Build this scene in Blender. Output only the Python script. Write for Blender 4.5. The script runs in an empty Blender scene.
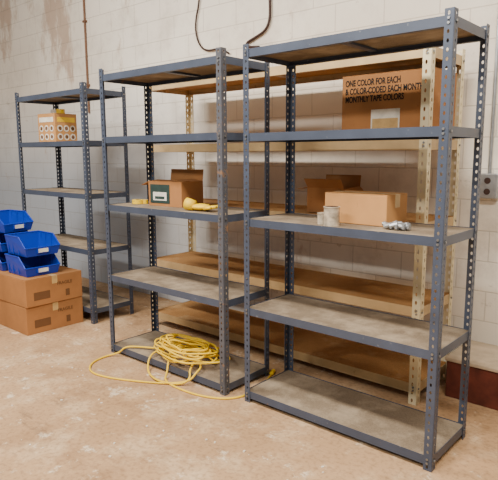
import bpy, bmesh, math, random
from mathutils import Vector, Matrix
random.seed(7)
COL=bpy.context.scene.collection
# ------------------------------------------------------------ materials
def s2l(c):
    return tuple(((x/255)/12.92 if x/255<=.04045 else ((x/255+.055)/1.055)**2.4) for x in c)+(1,)
class NT:
    def __init__(s,name,rough=.6,metal=0,spec=.4):
        m=bpy.data.materials.new(name);m.use_nodes=True
        s.m=m;s.t=m.node_tree;s.b=s.t.nodes['Principled BSDF']
        s.b.inputs['Roughness'].default_value=rough;s.b.inputs['Metallic'].default_value=metal
        s.b.inputs['Specular IOR Level'].default_value=spec
        s.tc=s.t.nodes.new('ShaderNodeTexCoord')
    def n(s,typ,**kw):
        nd=s.t.nodes.new(typ)
        for k,v in kw.items(): setattr(nd,k,v)
        return nd
    def l(s,a,b): s.t.links.new(a,b)
    def noise(s,scale,detail=4,rough=.55,coord=None,stretch=None):
        nz=s.n('ShaderNodeTexNoise');nz.inputs['Scale'].default_value=scale
        nz.inputs['Detail'].default_value=detail;nz.inputs['Roughness'].default_value=rough
        c=coord or s.tc.outputs['Object']
        if stretch:
            mp=s.n('ShaderNodeMapping');mp.inputs['Scale'].default_value=stretch;s.l(c,mp.inputs[0]);c=mp.outputs[0]
        s.l(c,nz.inputs['Vector']);return nz.outputs['Fac']
    def ramp(s,fac,stops):
        r=s.n('ShaderNodeValToRGB');s.l(fac,r.inputs[0]);e=r.color_ramp.elements
        while len(e)<len(stops): e.new(.5)
        for i,(p,c) in enumerate(stops): e[i].position=p;e[i].color=c
        return r.outputs[0]
    def mix(s,fac,a,b,mode='MIX'):
        x=s.n('ShaderNodeMix',data_type='RGBA',blend_type=mode)
        if hasattr(fac,'links'): s.l(fac,x.inputs[0])
        else: x.inputs[0].default_value=fac
        for v,i in ((a,6),(b,7)):
            if hasattr(v,'links'): s.l(v,x.inputs[i])
            else: x.inputs[i].default_value=v
        return x.outputs[2]
    def bump(s,h,strength=.3,dist=.01):
        b=s.n('ShaderNodeBump');b.inputs['Strength'].default_value=strength;b.inputs['Distance'].default_value=dist
        s.l(h,b.inputs['Height']);s.l(b.outputs[0],s.b.inputs['Normal'])
    def col(s,c):
        if hasattr(c,'links'): s.l(c,s.b.inputs['Base Color'])
        else: s.b.inputs['Base Color'].default_value=c
W_=(1,1,1,1);K_=(0,0,0,1)
def simple(name,c,rough=.6,metal=0,var=.12,scale=20,bump=0):
    m=NT(name,rough,metal);a=s2l(c);d=tuple(x*(1-var*2) for x in a[:3])+(1,)
    nz=m.noise(scale);m.col(m.mix(m.ramp(nz,[(.35,K_),(.65,W_)]),d,a))
    if bump: m.bump(nz,bump,.003)
    return m.m
def steel(name,base,rust_lo,rust=(122,88,60),scr=(120,124,130)):
    m=NT(name,.42,.1,.5)
    n1=m.noise(6,6);n2=m.noise(45,5)
    c=m.mix(m.ramp(n1,[(.3,K_),(.7,W_)]),s2l(tuple(x*.85 for x in base)),s2l(base))
    c=m.mix(m.ramp(n2,[(.66,K_),(.74,(.7,.7,.7,1))]),c,s2l(scr))
    n3=m.noise(9,8,.7)
    c=m.mix(m.ramp(n3,[(rust_lo,K_),(rust_lo+.07,W_)]),c,s2l(rust))
    m.col(c);m.bump(n2,.1,.002);return m.m
M_steel=steel('blue_grey_enamel',(70,79,97),.66)
M_steel2=steel('rusty_grey_enamel',(86,88,96),.56,(128,98,72),(170,162,150))
M_cream=steel('cream_enamel',(236,222,182),.64,(150,116,74),(225,215,190))
M_beam=steel('tan_beam_enamel',(206,176,128),.62,(150,116,74),(205,185,150))
def board(name,a,b,dust,dlo=.45):
    m=NT(name,.85,0,.2)
    n1=m.noise(3,6,.6);n2=m.noise(140,3);n3=m.noise(5,8,.65)
    c=m.mix(m.ramp(n1,[(.3,K_),(.7,W_)]),s2l(a),s2l(b))
    c=m.mix(m.ramp(n2,[(.4,K_),(.62,W_)]),c,m.mix(.25,c,K_))
    c=m.mix(m.ramp(n3,[(dlo,K_),(dlo+.25,W_)]),c,s2l(dust))
    m.col(c);m.bump(n2,.2,.002);return m.m
M_deck=board('dusty_grey_shelf_board',(118,102,84),(138,122,102),(160,144,122))
M_wood=board('tan_particle_board',(176,128,78),(204,156,100),(208,176,132),.55)
def cardboard(name,c):
    m=NT(name,.8,0,.2);n1=m.noise(4,5);w=m.n('ShaderNodeTexWave');w.inputs['Scale'].default_value=60;w.inputs['Distortion'].default_value=.5
    m.l(m.tc.outputs['Object'],w.inputs['Vector'])
    a=m.mix(m.ramp(n1,[(.35,K_),(.7,W_)]),s2l(tuple(x*.88 for x in c)),s2l(c))
    a=m.mix(m.ramp(m.noise(14,7,.7),[(.62,K_),(.75,W_)]),a,s2l(tuple(x*.75 for x in c)))
    m.col(a);m.bump(w.outputs['Fac'],.08,.001);return m.m
M_card=cardboard('cardboard_tan',(196,144,90));M_card2=cardboard('cardboard_brown',(170,118,72));M_cardk=cardboard('cardboard_dark',(112,78,50))
M_tape=simple('packing_tape',(200,166,110),.3);M_black=simple('black_ink',(22,18,16),.7)
M_white=simple('paper_label',(226,220,206),.7);M_green=simple('green_label',(40,60,56),.6)
M_chip=simple('paint_chips_white',(232,222,204),.7)
M_blue=simple('blue_plastic',(22,56,170),.35,var=.06,scale=4)
M_yellow=simple('yellow_rubber',(240,198,30),.5,var=.08,scale=8)
M_dark=simple('dark_cable_rubber',(58,36,28),.6);M_zinc=simple('zinc_fittings',(176,178,180),.35,.7)
M_bolt=simple('bolt_heads',(150,150,150),.35,.8);M_tin=simple('rusty_tin',(206,192,170),.45,.3,.25,30)
M_rust=simple('rusty_conduit',(120,86,64),.6)
# wall
m=NT('painted_block_wall',.7,0,.3)
sx=m.n('ShaderNodeSeparateXYZ');m.l(m.tc.outputs['Object'],sx.inputs[0])
cx=m.n('ShaderNodeCombineXYZ');m.l(sx.outputs['X'],cx.inputs['X']);m.l(sx.outputs['Z'],cx.inputs['Y'])
br=m.n('ShaderNodeTexBrick');m.l(cx.outputs[0],br.inputs['Vector'])
br.inputs['Scale'].default_value=1;br.inputs['Brick Width'].default_value=.405;br.inputs['Row Height'].default_value=.2025
br.inputs['Mortar Size'].default_value=.006;br.inputs['Mortar Smooth'].default_value=.8
big=m.noise(.55,4,.5);fine=m.noise(30,6);streak=m.noise(1.0,9,.72,stretch=(1.8,1,.7));mid=m.noise(2.5,8,.7)
c=m.mix(m.ramp(big,[(.35,K_),(.65,W_)]),s2l((222,212,197)),s2l((242,234,220)))
c=m.mix(m.ramp(mid,[(.50,K_),(.68,(.6,.6,.6,1))]),c,s2l((196,184,170)))
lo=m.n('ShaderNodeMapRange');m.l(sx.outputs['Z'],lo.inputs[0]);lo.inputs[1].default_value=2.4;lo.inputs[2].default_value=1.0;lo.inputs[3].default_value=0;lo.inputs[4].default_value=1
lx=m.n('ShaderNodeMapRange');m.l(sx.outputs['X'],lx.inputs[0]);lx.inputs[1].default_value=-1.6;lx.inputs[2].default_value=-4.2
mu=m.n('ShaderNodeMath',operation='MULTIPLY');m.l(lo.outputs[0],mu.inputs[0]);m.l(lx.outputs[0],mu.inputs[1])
c=m.mix(mu.outputs[0],c,s2l((178,186,196)))  # cooler, dimmer light toward lower left, painted into the wall colour
hx=m.n('ShaderNodeMapRange');m.l(sx.outputs['X'],hx.inputs[0]);hx.inputs[1].default_value=-3.0;hx.inputs[2].default_value=-6.5;hx.inputs[3].default_value=.0;hx.inputs[4].default_value=.06
hz=m.n('ShaderNodeMapRange');m.l(sx.outputs['Z'],hz.inputs[0]);hz.inputs[1].default_value=2.0;hz.inputs[2].default_value=3.4;hz.inputs[3].default_value=-.03;hz.inputs[4].default_value=.05
ad=m.n('ShaderNodeMath',operation='ADD');m.l(streak,ad.inputs[0]);m.l(hx.outputs[0],ad.inputs[1])
ad2=m.n('ShaderNodeMath',operation='ADD');m.l(ad.outputs[0],ad2.inputs[0]);m.l(hz.outputs[0],ad2.inputs[1])
c=m.mix(m.ramp(ad2.outputs[0],[(.60,K_),(.68,(.7,.7,.7,1))]),c,s2l((172,142,118)))
c=m.mix(m.ramp(m.noise(5,10,.8,stretch=(1,1,1.6)),[(.60,K_),(.67,(.55,.55,.55,1))]),c,s2l((150,134,118)))
c=m.mix(m.ramp(br.outputs['Fac'],[(0,K_),(1,(.36,.36,.36,1))]),c,s2l((146,134,120)))
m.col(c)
inv=m.n('ShaderNodeMath',operation='SUBTRACT');inv.inputs[0].default_value=1;m.l(br.outputs['Fac'],inv.inputs[1])
fa=m.n('ShaderNodeMath',operation='MULTIPLY_ADD');m.l(fine,fa.inputs[0]);fa.inputs[1].default_value=.3;m.l(inv.outputs[0],fa.inputs[2])
m.bump(fa.outputs[0],.4,.006);M_wall=m.m
# floor
m=NT('dusty_concrete_floor',.7,0,.35)
a=m.noise(.8,6,.6);b=m.noise(3.2,8,.65);d=m.noise(40,6,.6);e=m.noise(6,10,.75)
c=m.mix(m.ramp(a,[(.35,K_),(.65,W_)]),s2l((172,136,98)),s2l((192,156,118)))
c=m.mix(m.ramp(b,[(.5,K_),(.68,W_)]),c,s2l((206,176,140)))
c=m.mix(m.ramp(m.noise(2.3,9,.7),[(.52,K_),(.68,(.75,.75,.75,1))]),c,s2l((140,106,74)))
c=m.mix(m.ramp(m.noise(1.3,10,.8,stretch=(1,2.5,1)),[(.57,K_),(.64,(.55,.55,.55,1))]),c,s2l((116,92,70)))
c=m.mix(m.ramp(e,[(.57,K_),(.66,(.8,.8,.8,1))]),c,s2l((232,216,190)))
c=m.mix(m.ramp(d,[(.32,(.5,.5,.5,1)),(.52,K_)]),c,s2l((120,90,64)))
m.col(c);m.bump(d,.2,.004);M_floor=m.m
M_red=simple('dark_red_paint',(110,52,38),.6,0,.25,9,.2)
M_ledge=simple('dusty_ledge_concrete',(196,176,150),.8,0,.12,10)
# ------------------------------------------------------------ mesh helpers
def obj(name,bm,mats,parent=None,loc=(0,0,0),rot=(0,0,0),smooth=False):
    me=bpy.data.meshes.new(name);bm.normal_update();bm.to_mesh(me);bm.free()
    for x in (mats if isinstance(mats,(list,tuple)) else [mats]): me.materials.append(x)
    if smooth:
        for p in me.polygons: p.use_smooth=True
    o=bpy.data.objects.new(name,me);COL.objects.link(o);o.location=loc;o.rotation_euler=rot
    if parent: o.parent=parent
    return o
def empty(name,loc=(0,0,0),rot=(0,0,0)):
    o=bpy.data.objects.new(name,None);COL.objects.link(o);o.location=loc;o.rotation_euler=rot;o.empty_display_size=.1;return o
def box(bm,x0,x1,y0,y1,z0,z1,mi=0,mat=None):
    vs=[bm.verts.new((x,y,z)) for z in (z0,z1) for y in (y0,y1) for x in (x0,x1)]
    for f in ((0,2,3,1),(4,5,7,6),(0,1,5,4),(2,6,7,3),(0,4,6,2),(1,3,7,5)):
        fc=bm.faces.new([vs[i] for i in f]);fc.material_index=mi
    if mat is not None: bmesh.ops.transform(bm,matrix=mat,verts=vs)
    return vs
def cyl(bm,p0,p1,r,seg=12,mi=0,r2=None):
    p0=Vector(p0);p1=Vector(p1);ax=(p1-p0);L=ax.length
    q=ax.to_track_quat('Z','Y').to_matrix().to_4x4();mt=Matrix.Translation((p0+p1)/2)@q
    k=bmesh.ops.create_cone(bm,cap_ends=True,segments=seg,radius1=r,radius2=r if r2 is None else r2,depth=L,matrix=mt)
    for v in k['verts']:
        for f in v.link_faces: f.material_index=mi
def bevel(o,w=.003,seg=2):
    b=o.modifiers.new('b','BEVEL');b.width=w;b.segments=seg;b.limit_method='ANGLE'
def solid(o,t,off=0):
    s=o.modifiers.new('s','SOLIDIFY');s.thickness=t;s.offset=off
def flange(bm,o,du,w,H,pitch,hs,hr,hz):
    o=Vector(o);du=Vector(du);n=int(H/pitch);p=H/n
    def V(s,z): return bm.verts.new(o+du*s+Vector((0,0,z)))
    prev=None
    for i in range(n):
        z0=i*p;z1=z0+p;zc=(z0+z1)/2
        b=[V(0,z0),V(hs,z0),V(w,z0)] if prev is None else prev
        t=[V(0,z1),V(hs,z1),V(w,z1)]
        l=V(0,zc);r=V(w,zc)
        outer=[r,t[2],t[1],t[0],l,b[0],b[1],b[2]]
        inner=[]
        for k in range(8):
            a=k*math.pi/4;inner.append(V(hs+hr*math.cos(a),zc+hz*math.sin(a)))
        for k in range(8):
            bm.faces.new([outer[k],outer[(k+1)%8],inner[(k+1)%8],inner[k]])
        prev=t
def shelving(name,xr,yf,W,D,H,levels,steelm,deckm,lip=.045,fw=.042,pitch=.038,hr=.006,hz=.009,rightm=None,beamm=None):
    root=empty(name,(xr-W,yf,0))
    for nm,x,y,dx,dy in (('post_front_left',0,0,1,1),('post_front_right',W,0,-1,1),('post_back_left',0,D,1,-1),('post_back_right',W,D,-1,-1)):
        bm=bmesh.new()
        flange(bm,(x,y,0),(dx,0,0),fw,H,pitch,fw*.55,hr,hz)
        flange(bm,(x,y,0),(0,dy,0),fw,H,pitch,fw*.55,hr,hz)
        bmesh.ops.remove_doubles(bm,verts=bm.verts,dist=.0004)
        o=obj(nm,bm,(rightm if rightm and nm=='post_front_right' else steelm),root);solid(o,.0025)
    g=.003
    bm=bmesh.new();bd=bmesh.new();bb=bmesh.new()
    for zc in levels:
        z0=zc-lip/2;z1=zc+lip/2
        box(bm,g,W-g,g,g+.003,z0,z1);box(bm,g,W-g,D-g-.003,D-g,z0,z1)
        box(bm,g,g+.003,g,D-g,z0,z1);box(bm,W-g-.003,W-g,g,D-g,z0,z1)
        box(bm,g,W-g,g+.003,g+.03,z0,z0+.003);box(bm,g,W-g,D-.03,D-g-.003,z0,z0+.003)
        box(bm,W*.5-.02,W*.5+.02,g+.035,D-g-.035,z1-.03,z1-.018)
        box(bd,.008,W-.008,.008,D-.008,z1-.016,z1-.003)
        for x in (.022,W-.022):
            for z in (zc-.010,zc+.010):
                cyl(bb,(x,.004,z),(x,-.007,z),.0065,6);cyl(bb,(x,D-.004,z),(x,D+.007,z),.0065,6)
        for y in (.022,D-.022):
            cyl(bb,(W-.004,y,zc),(W+.007,y,zc),.0065,6);cyl(bb,(.004,y,zc),(-.007,y,zc),.0065,6)
    obj('shelf_frames',bm,beamm or steelm,root);obj('shelf_boards',bd,deckm,root);obj('bolts',bb,M_bolt,root)
    return root
# ------------------------------------------------------------ room
YW=1.3
bm=bmesh.new();box(bm,-12,4,-6,YW,-.1,0);obj('floor',bm,M_floor)
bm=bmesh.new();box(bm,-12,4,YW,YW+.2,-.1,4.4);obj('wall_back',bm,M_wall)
bm=bmesh.new();box(bm,-.28,3.2,.88,YW,0,.235,0);box(bm,-.29,3.2,.87,YW,.235,.26,1)
o=obj('trim_curb',bm,[M_red,M_ledge]);bevel(o,.006)
# ------------------------------------------------------------ shelving
shelving('metal_shelving_unit',0.005,0,1.2,.446,2.13,[2.08,1.615,1.12,.58,.05],M_steel,M_deck)
shelving('metal_shelving_unit',-1.336,-.031,1.225,.446,2.13,[2.065,1.625,1.13,.595,.045],M_steel,M_deck,rightm=M_steel2)
shelving('metal_shelving_unit',-3.276,.284,1.2,.446,2.13,[2.06,1.62,1.155,.655,.115],M_steel,M_deck)
shelving('cream_storage_rack',-.36,.63,2.5,.5,2.15,[2.08,1.57,1.09,.58,.10],M_cream,M_wood,lip=.06,fw=.05,pitch=.05,hr=.007,hz=.013,beamm=M_beam)
# ------------------------------------------------------------ cardboard boxes
def closed_box(name,w,d,h,loc,rz,mat,tape=True):
    root=empty(name,loc,(0,0,rz))
    bm=bmesh.new();box(bm,-w/2,w/2,-d/2,d/2,0,h-.004);o=obj('carton_body',bm,mat,root);bevel(o,.004)
    bm=bmesh.new();box(bm,-w/2+.001,w/2-.001,-d/2+.001,-.0015,h-.004,h);box(bm,-w/2+.001,w/2-.001,.0015,d/2-.001,h-.004,h)
    obj('top_flaps',bm,mat,root)
    if tape:
        bm=bmesh.new();box(bm,-w/2-.001,w/2+.001,-.026,.026,h,h+.0008)
        for s in (-1,1):
            x=s*(w/2+.0006);box(bm,x-.0006,x+.0006,-.026,.026,h-.07,h)
        obj('tape',bm,M_tape,root)
    return root
def open_box(name,w,d,h,loc,rz,mat,flaps=(50,60,40,55),fl=.1):
    root=empty(name,loc,(0,0,rz));t=.004
    bm=bmesh.new()
    box(bm,-w/2,w/2,-d/2,d/2,0,t)
    box(bm,-w/2,w/2,-d/2,-d/2+t,t,h);box(bm,-w/2,w/2,d/2-t,d/2,t,h)
    box(bm,-w/2,-w/2+t,-d/2+t,d/2-t,t,h);box(bm,w/2-t,w/2,-d/2+t,d/2-t,t,h)
    obj('carton_body',bm,mat,root)
    bm=bmesh.new()
    for i,(L,ang) in enumerate(((w,0),(d,90),(w,180),(d,270))):
        off=(d/2 if i%2==0 else w/2)
        M=Matrix.Rotation(math.radians(ang),4,'Z')@Matrix.Translation((0,-off,h))@Matrix.Rotation(math.radians(flaps[i]),4,'X')
        box(bm,-L/2+.004,L/2-.004,-t/2,t/2,0,fl,0,M)
    obj('open_flaps',bm,mat,root)
    return root
def text(s,size,root,loc,rot,mat=M_black,sx=1,bold=.012):
    cu=bpy.data.curves.new('printed_text','FONT');cu.body=s;cu.size=size;cu.extrude=.0006;cu.offset=size*bold;cu.align_x='LEFT';cu.space_line=.95
    o=bpy.data.objects.new('printed_text',cu);COL.objects.link(o);o.parent=root;o.location=loc;o.rotation_euler=rot;o.scale=(sx,1,1);cu.materials.append(mat);return o
HP=math.pi/2
for i,z in enumerate((0,.243)):
    r=closed_box('cardboard_box',.62,.54,.24,(-3.73+.01*i,.0-.005*i,z),0.02*i,M_card2)
    bm=bmesh.new();box(bm,.3102,.3112,-.20,-.05,.05,.12);box(bm,.3102,.3112,.10,.14,.04,.10);obj('printed_marks',bm,M_cardk,r)
    text('FRAGILE',.04,r,(.3115,.02,.15),(HP,0,HP),M_cardk)
    r=closed_box('cardboard_box',.5,.5,.24,(-4.32,-.02,z),0.0,M_card2)
# printed carton on cream rack
r=closed_box('cardboard_box',.60,.34,.40,(-.665,.86,1.600),0,M_card2,tape=False)
text('ONE COLOR FOR EACH\n& COLOR-CODED EACH MONTH\nMONTHLY TAPE COLORS',.052,r,(-.275,-.1715,.335),(HP,0,0),sx=.66,bold=.022)
bm=bmesh.new();box(bm,-.09,.10,-.1725,-.171,.06,.185);obj('label',bm,M_white,r)
bm=bmesh.new();box(bm,-.08,.09,-.1735,-.1725,.07,.13);obj('label_print',bm,M_tape,r)
# carton with a dark label on the middle unit
r=open_box('cardboard_box',.34,.22,.175,(-2.10,.27,1.151),.05,M_card2,(-84,-80,8,110),.085)
bm=bmesh.new();box(bm,-.15,.05,-.1125,-.111,.02,.155,0);box(bm,-.12,.02,-.1135,-.1125,.04,.10,1);box(bm,-.10,.0,-.1145,-.1135,.05,.07,0);obj('label',bm,[M_green,M_white],r)
# cartons right unit / rack
open_box('cardboard_box',.28,.26,.17,(-1.12,.86,1.122),.1,M_card2,(40,140,10,100),.08)
closed_box('cardboard_box',.39,.22,.165,(-.56,.30,1.141),-.04,M_card)
# carton with round prints on the left unit
r=closed_box('cardboard_box',.27,.25,.27,(-4.08,.50,1.642),.1,M_card,tape=False)
bm=bmesh.new()
for ix in range(3):
    for iz in range(2):
        for fx in (0,1):
            x=-.08+ix*.08;z=.05+iz*.08
            p0=(x,-.1255,z) if not fx else (.1355,x*.9,z);p1=(x,-.1265,z) if not fx else (.1365,x*.9,z)
            cyl(bm,p0,p1,.031,20,0)
            p2=(x,-.1273,z) if not fx else (.1373,x*.9,z)
            cyl(bm,p1,p2,.019,16,(1 if (ix+iz)%2 else 2))
for fx in (0,1):
    if not fx: box(bm,-.11,.11,-.1268,-.1255,.19,.235,0)
    else: box(bm,.1355,.1368,-.10,.10,.19,.235,3)
obj('printed_labels',bm,[M_white,M_cardk,M_rust,M_yellow],r)
bm=bmesh.new()
for x,m_ in ((-.03,0),(.06,1)):
    cyl(bm,(x,0,.272),(x,0,.315),.04,20,m_);cyl(bm,(x,0,.315),(x,0,.3155),.018,16,2)
obj('tape_rolls',bm,[M_white,M_yellow,M_dark],r)
# ------------------------------------------------------------ blue parts bins
def bin_(loc,rz,L=.38,W=.28,H=.165):
    root=empty('plastic_storage_bin',loc,(0,0,rz))
    bm=bmesh.new()
    def q(*ps): bm.faces.new([bm.verts.new(p) for p in ps])
    i=.018
    fl=(-W/2+i,-L/2+i,0);fr=(W/2-i,-L/2+i,0);bl=(-W/2+i,L/2-i,0);brr=(W/2-i,L/2-i,0)
    FL=(-W/2,-L/2,H*.45);FR=(W/2,-L/2,H*.45);ML=(-W/2,-L/2+.11,H);MR=(W/2,-L/2+.11,H);BL=(-W/2,L/2,H);BR=(W/2,L/2,H)
    q(fl,bl,brr,fr);q(fl,fr,FR,FL);q(bl,BL,BR,brr);q(fl,FL,ML,BL,bl);q(fr,brr,BR,MR,FR)
    bmesh.ops.remove_doubles(bm,verts=bm.verts,dist=.0001)
    o=obj('bin_shell',bm,M_blue,root);solid(o,.004);bevel(o,.002)
    bm=bmesh.new()
    def bar(a,b,r=.006): cyl(bm,a,b,r,8)
    for a,b in ((FL,FR),(FR,MR),(MR,BR),(BR,BL),(BL,ML),(ML,FL)): bar(a,b)
    for s in (-1,1):
        for y in (-.05,.05,.13): box(bm,s*(W/2-.006)-.004,s*(W/2-.006)+.004,y-.004,y+.004,.01,H-.004)
    box(bm,-.06,.06,-L/2-.004,-L/2+.004,H*.15,H*.42)
    obj('rim_and_ribs',bm,M_blue,root)
    bm=bmesh.new();box(bm,-.045,.045,-L/2-.0055,-L/2-.004,H*.18,H*.38);obj('label',bm,M_white,root)
    return root
bin_((-3.66,-.06,.487),HP,.36,.32);bin_((-3.66,-.05,.487+.172),HP,.36,.32)
bin_((-4.08,-.08,.487),HP,.36,.30);bin_((-4.09,-.07,.487+.172),HP,.36,.30);bin_((-4.08,-.07,.487+.344),HP+.15,.36,.30)
# ------------------------------------------------------------ small things
bm=bmesh.new()
cyl(bm,(0,0,0),(0,0,.10),.042,28,0);cyl(bm,(0,0,.0),(0,0,.004),.044,28,0);cyl(bm,(0,0,.096),(0,0,.102),.0445,28,0);cyl(bm,(0,0,.1015),(0,0,.1025),.036,24,1)
for z in (.03,.05,.07): cyl(bm,(0,0,z),(0,0,z+.004),.0432,28,0)
cyl(bm,(-.075,.03,0),(-.075,.03,.06),.03,24,0);cyl(bm,(-.075,.03,.057),(-.075,.03,.062),.032,24,0)
obj('tin_can',bm,[M_tin,M_dark],None,(-.63,.07,1.140))
bm=bmesh.new()
for k in range(11):
    a=k*.7;x=.06*math.cos(a)*(.4+.06*k);y=.04*math.sin(a)*(.4+.06*k)
    cyl(bm,(x-.018,y,.014+.006*(k%3)),(x+.018,y+.012*math.sin(k),.014+.006*(k%4)),.013,8,0)
    cyl(bm,(x+.014,y,.017),(x+.024,y,.017),.017,6,0)
obj('pipe_fittings',bm,M_zinc,None,(-.30,.14,1.141))
bm=bmesh.new()
bmesh.ops.create_uvsphere(bm,u_segments=16,v_segments=10,radius=1,matrix=Matrix.Translation((0,0,.022))@Matrix.Diagonal((.07,.05,.022,1)))
for k,(dx,dy,L) in enumerate(((.95,-.5,.07),(1,-.2,.085),(1,.05,.09),(.95,.35,.08),(.1,1,.06))):
    st=Vector((.045 if k<4 else 0,(-.035+.022*k) if k<4 else .035,.016));d=Vector((dx,dy,.15)).normalized()
    cyl(bm,st,st+d*L,.013,10,0,.009)
cyl(bm,(-.05,0,.03),(-.11,.0,.04),.035,14,0,.042)
obj('work_glove',bm,M_yellow,None,(-1.66,.10,1.155),(0,0,.3),smooth=True)
bm=bmesh.new();cyl(bm,(0,0,0),(0,0,.03),.045,24,0);cyl(bm,(0,0,.03),(0,0,.0305),.02,16,1);cyl(bm,(.05,.03,.0),(.05,.03,.03),.02,16,0)
obj('tape_roll',bm,[M_yellow,M_dark],None,(-2.43,.18,1.151))
# ------------------------------------------------------------ curves
def curve(name,pts,r,mat,parent=None):
    cu=bpy.data.curves.new(name,'CURVE');cu.dimensions='3D';cu.bevel_depth=r;cu.bevel_resolution=3;cu.resolution_u=6
    sp=cu.splines.new('NURBS');sp.points.add(len(pts)-1)
    for i,p in enumerate(pts): sp.points[i].co=(*p,1)
    sp.use_endpoint_u=True;sp.order_u=3
    o=bpy.data.objects.new(name,cu);COL.objects.link(o);cu.materials.append(mat)
    if parent:o.parent=parent
    return o
OX,OY,OZ=-1.86,.14,.07
cord=empty('extension_cord',(OX,OY,OZ))
pts=[]
for k in range(170):
    a=k*.44;lay=k/170
    rr=.14+.06*math.sin(k*.37)+.065*random.random()
    ox=.08*math.sin(k*.11);oy=.03*math.cos(k*.17)
    y=oy+rr*.72*math.sin(a)
    z=.008+lay*.10+.025*random.random()
    pts.append((ox+rr*1.2*math.cos(a),y,z))
curve('coil',pts,.0068,M_yellow,cord)
def rel(p): return (p[0]-OX,p[1]-OY,p[2]-OZ)
r1=[(-1.78,.15,.12),(-1.62,.05,.10),(-1.60,-.03,.085),(-1.62,-.07,.03),(-1.75,-.16,.008),(-1.95,-.27,.007),(-2.15,-.36,.007),(-2.33,-.38,.007),(-2.47,-.27,.007),(-2.50,-.10,.007),(-2.42,-.055,.03),(-2.38,-.03,.085),(-2.3,.05,.08),(-2.1,.12,.09),(-1.95,.2,.12)]
curve('loose_loop',[rel(p) for p in r1],.0068,M_yellow,cord)
r2=[(-1.95,.05,.13),(-1.88,-.03,.095),(-1.85,-.07,.03),(-1.80,-.14,.007),(-1.62,-.16,.007),(-1.42,-.14,.007),(-1.26,-.05,.007),(-1.22,.12,.007),(-1.26,.28,.007),(-1.32,.42,.007)]
curve('loose_tail',[rel(p) for p in r2],.0068,M_yellow,cord)
r3=[(-2.0,.2,.14),(-2.1,.05,.10),(-2.08,-.03,.085),(-2.06,-.07,.04),(-1.98,-.13,.008),(-1.8,-.19,.02),(-1.66,-.11,.008),(-1.62,-.06,.05),(-1.68,-.02,.09),(-1.72,.1,.13)]
curve('hanging_loop',[rel(p) for p in r3],.0068,M_yellow,cord)
bm=bmesh.new();cyl(bm,rel((-1.32,.42,.014)),rel((-1.34,.47,.014)),.014,12);obj('plug',bm,M_yellow,cord)
curve('hanging_cable',[(-2.04,1.27,4.2),(-2.04,1.28,2.8),(-2.03,1.28,2.62),(-2.08,1.28,2.53),(-2.2,1.28,2.49),(-2.3,1.28,2.46),(-2.28,1.28,2.42),(-2.15,1.28,2.41)],.011,M_dark)
curve('hanging_cable',[(-2.75,1.28,4.2),(-2.84,1.28,2.95),(-2.93,1.28,2.72),(-2.9,1.28,2.55),(-2.8,1.28,2.45),(-2.6,1.28,2.46),(-2.5,1.28,2.40)],.008,M_dark)
bm=bmesh.new();cyl(bm,(-4.73,1.285,2.0),(-4.73,1.285,4.3),.012,10)
for z in (2.3,3.0,3.7): box(bm,-4.76,-4.70,1.27,1.3,z,z+.02)
obj('conduit_pipe',bm,M_rust)
r=empty('electrical_outlet_box',(-.22,1.3,1.31))
bm=bmesh.new();box(bm,-.06,.06,-.05,-.0,-.08,.08);o=obj('housing',bm,M_zinc,r);bevel(o,.006)
bm=bmesh.new()
for z in (-.035,.035): cyl(bm,(0,-.05,z),(0,-.053,z),.02,16)
obj('sockets',bm,M_dark,r)
bm=bmesh.new();cyl(bm,(0,-.02,.08),(0,-.02,2.9),.011,12);obj('conduit',bm,M_zinc,r)
bm=bmesh.new()
for k in range(150):
    x=random.uniform(-3.2,.6);y=random.uniform(-2,-.3);s=random.uniform(.002,.007)
    M=Matrix.Translation((x,y,s*.4))@Matrix.Rotation(random.random()*3,4,'Z')
    box(bm,-s,s,-s*.7,s*.7,-s*.4,s*.4,0,M)
obj('paint_chips',bm,M_chip)
# ------------------------------------------------------------ lights
def area(name,loc,sx,sy,e,c,rot=(0,0,0)):
    l=bpy.data.lights.new(name,'AREA');l.shape='RECTANGLE';l.size=sx;l.size_y=sy;l.energy=e;l.color=c
    o=bpy.data.objects.new(name,l);COL.objects.link(o);o.location=loc;o.rotation_euler=rot;return o
area('ceiling_light',(.6,-1.6,3.9),2.4,.3,230,(1,.93,.82),(math.radians(14),0,0))
area('ceiling_light',(-3.2,-1.6,3.9),2.4,.3,190,(1,.94,.85),(math.radians(14),0,0))
area('ceiling_light',(-1.3,-4.2,3.9),2.4,.3,190,(1,.96,.90),(math.radians(25),0,0))
w=bpy.data.worlds.new('world');bpy.context.scene.world=w;w.use_nodes=True
w.node_tree.nodes['Background'].inputs[0].default_value=(1,.95,.89,1);w.node_tree.nodes['Background'].inputs[1].default_value=.38
# ------------------------------------------------------------ camera
cam=bpy.data.cameras.new('camera');o=bpy.data.objects.new('camera',cam);COL.objects.link(o)
o.location=(.9605,-2.4199,1.5174);o.rotation_euler=(1.4167,.004,.7177);cam.sensor_width=36;cam.lens=551.2*36/498
bpy.context.scene.camera=o
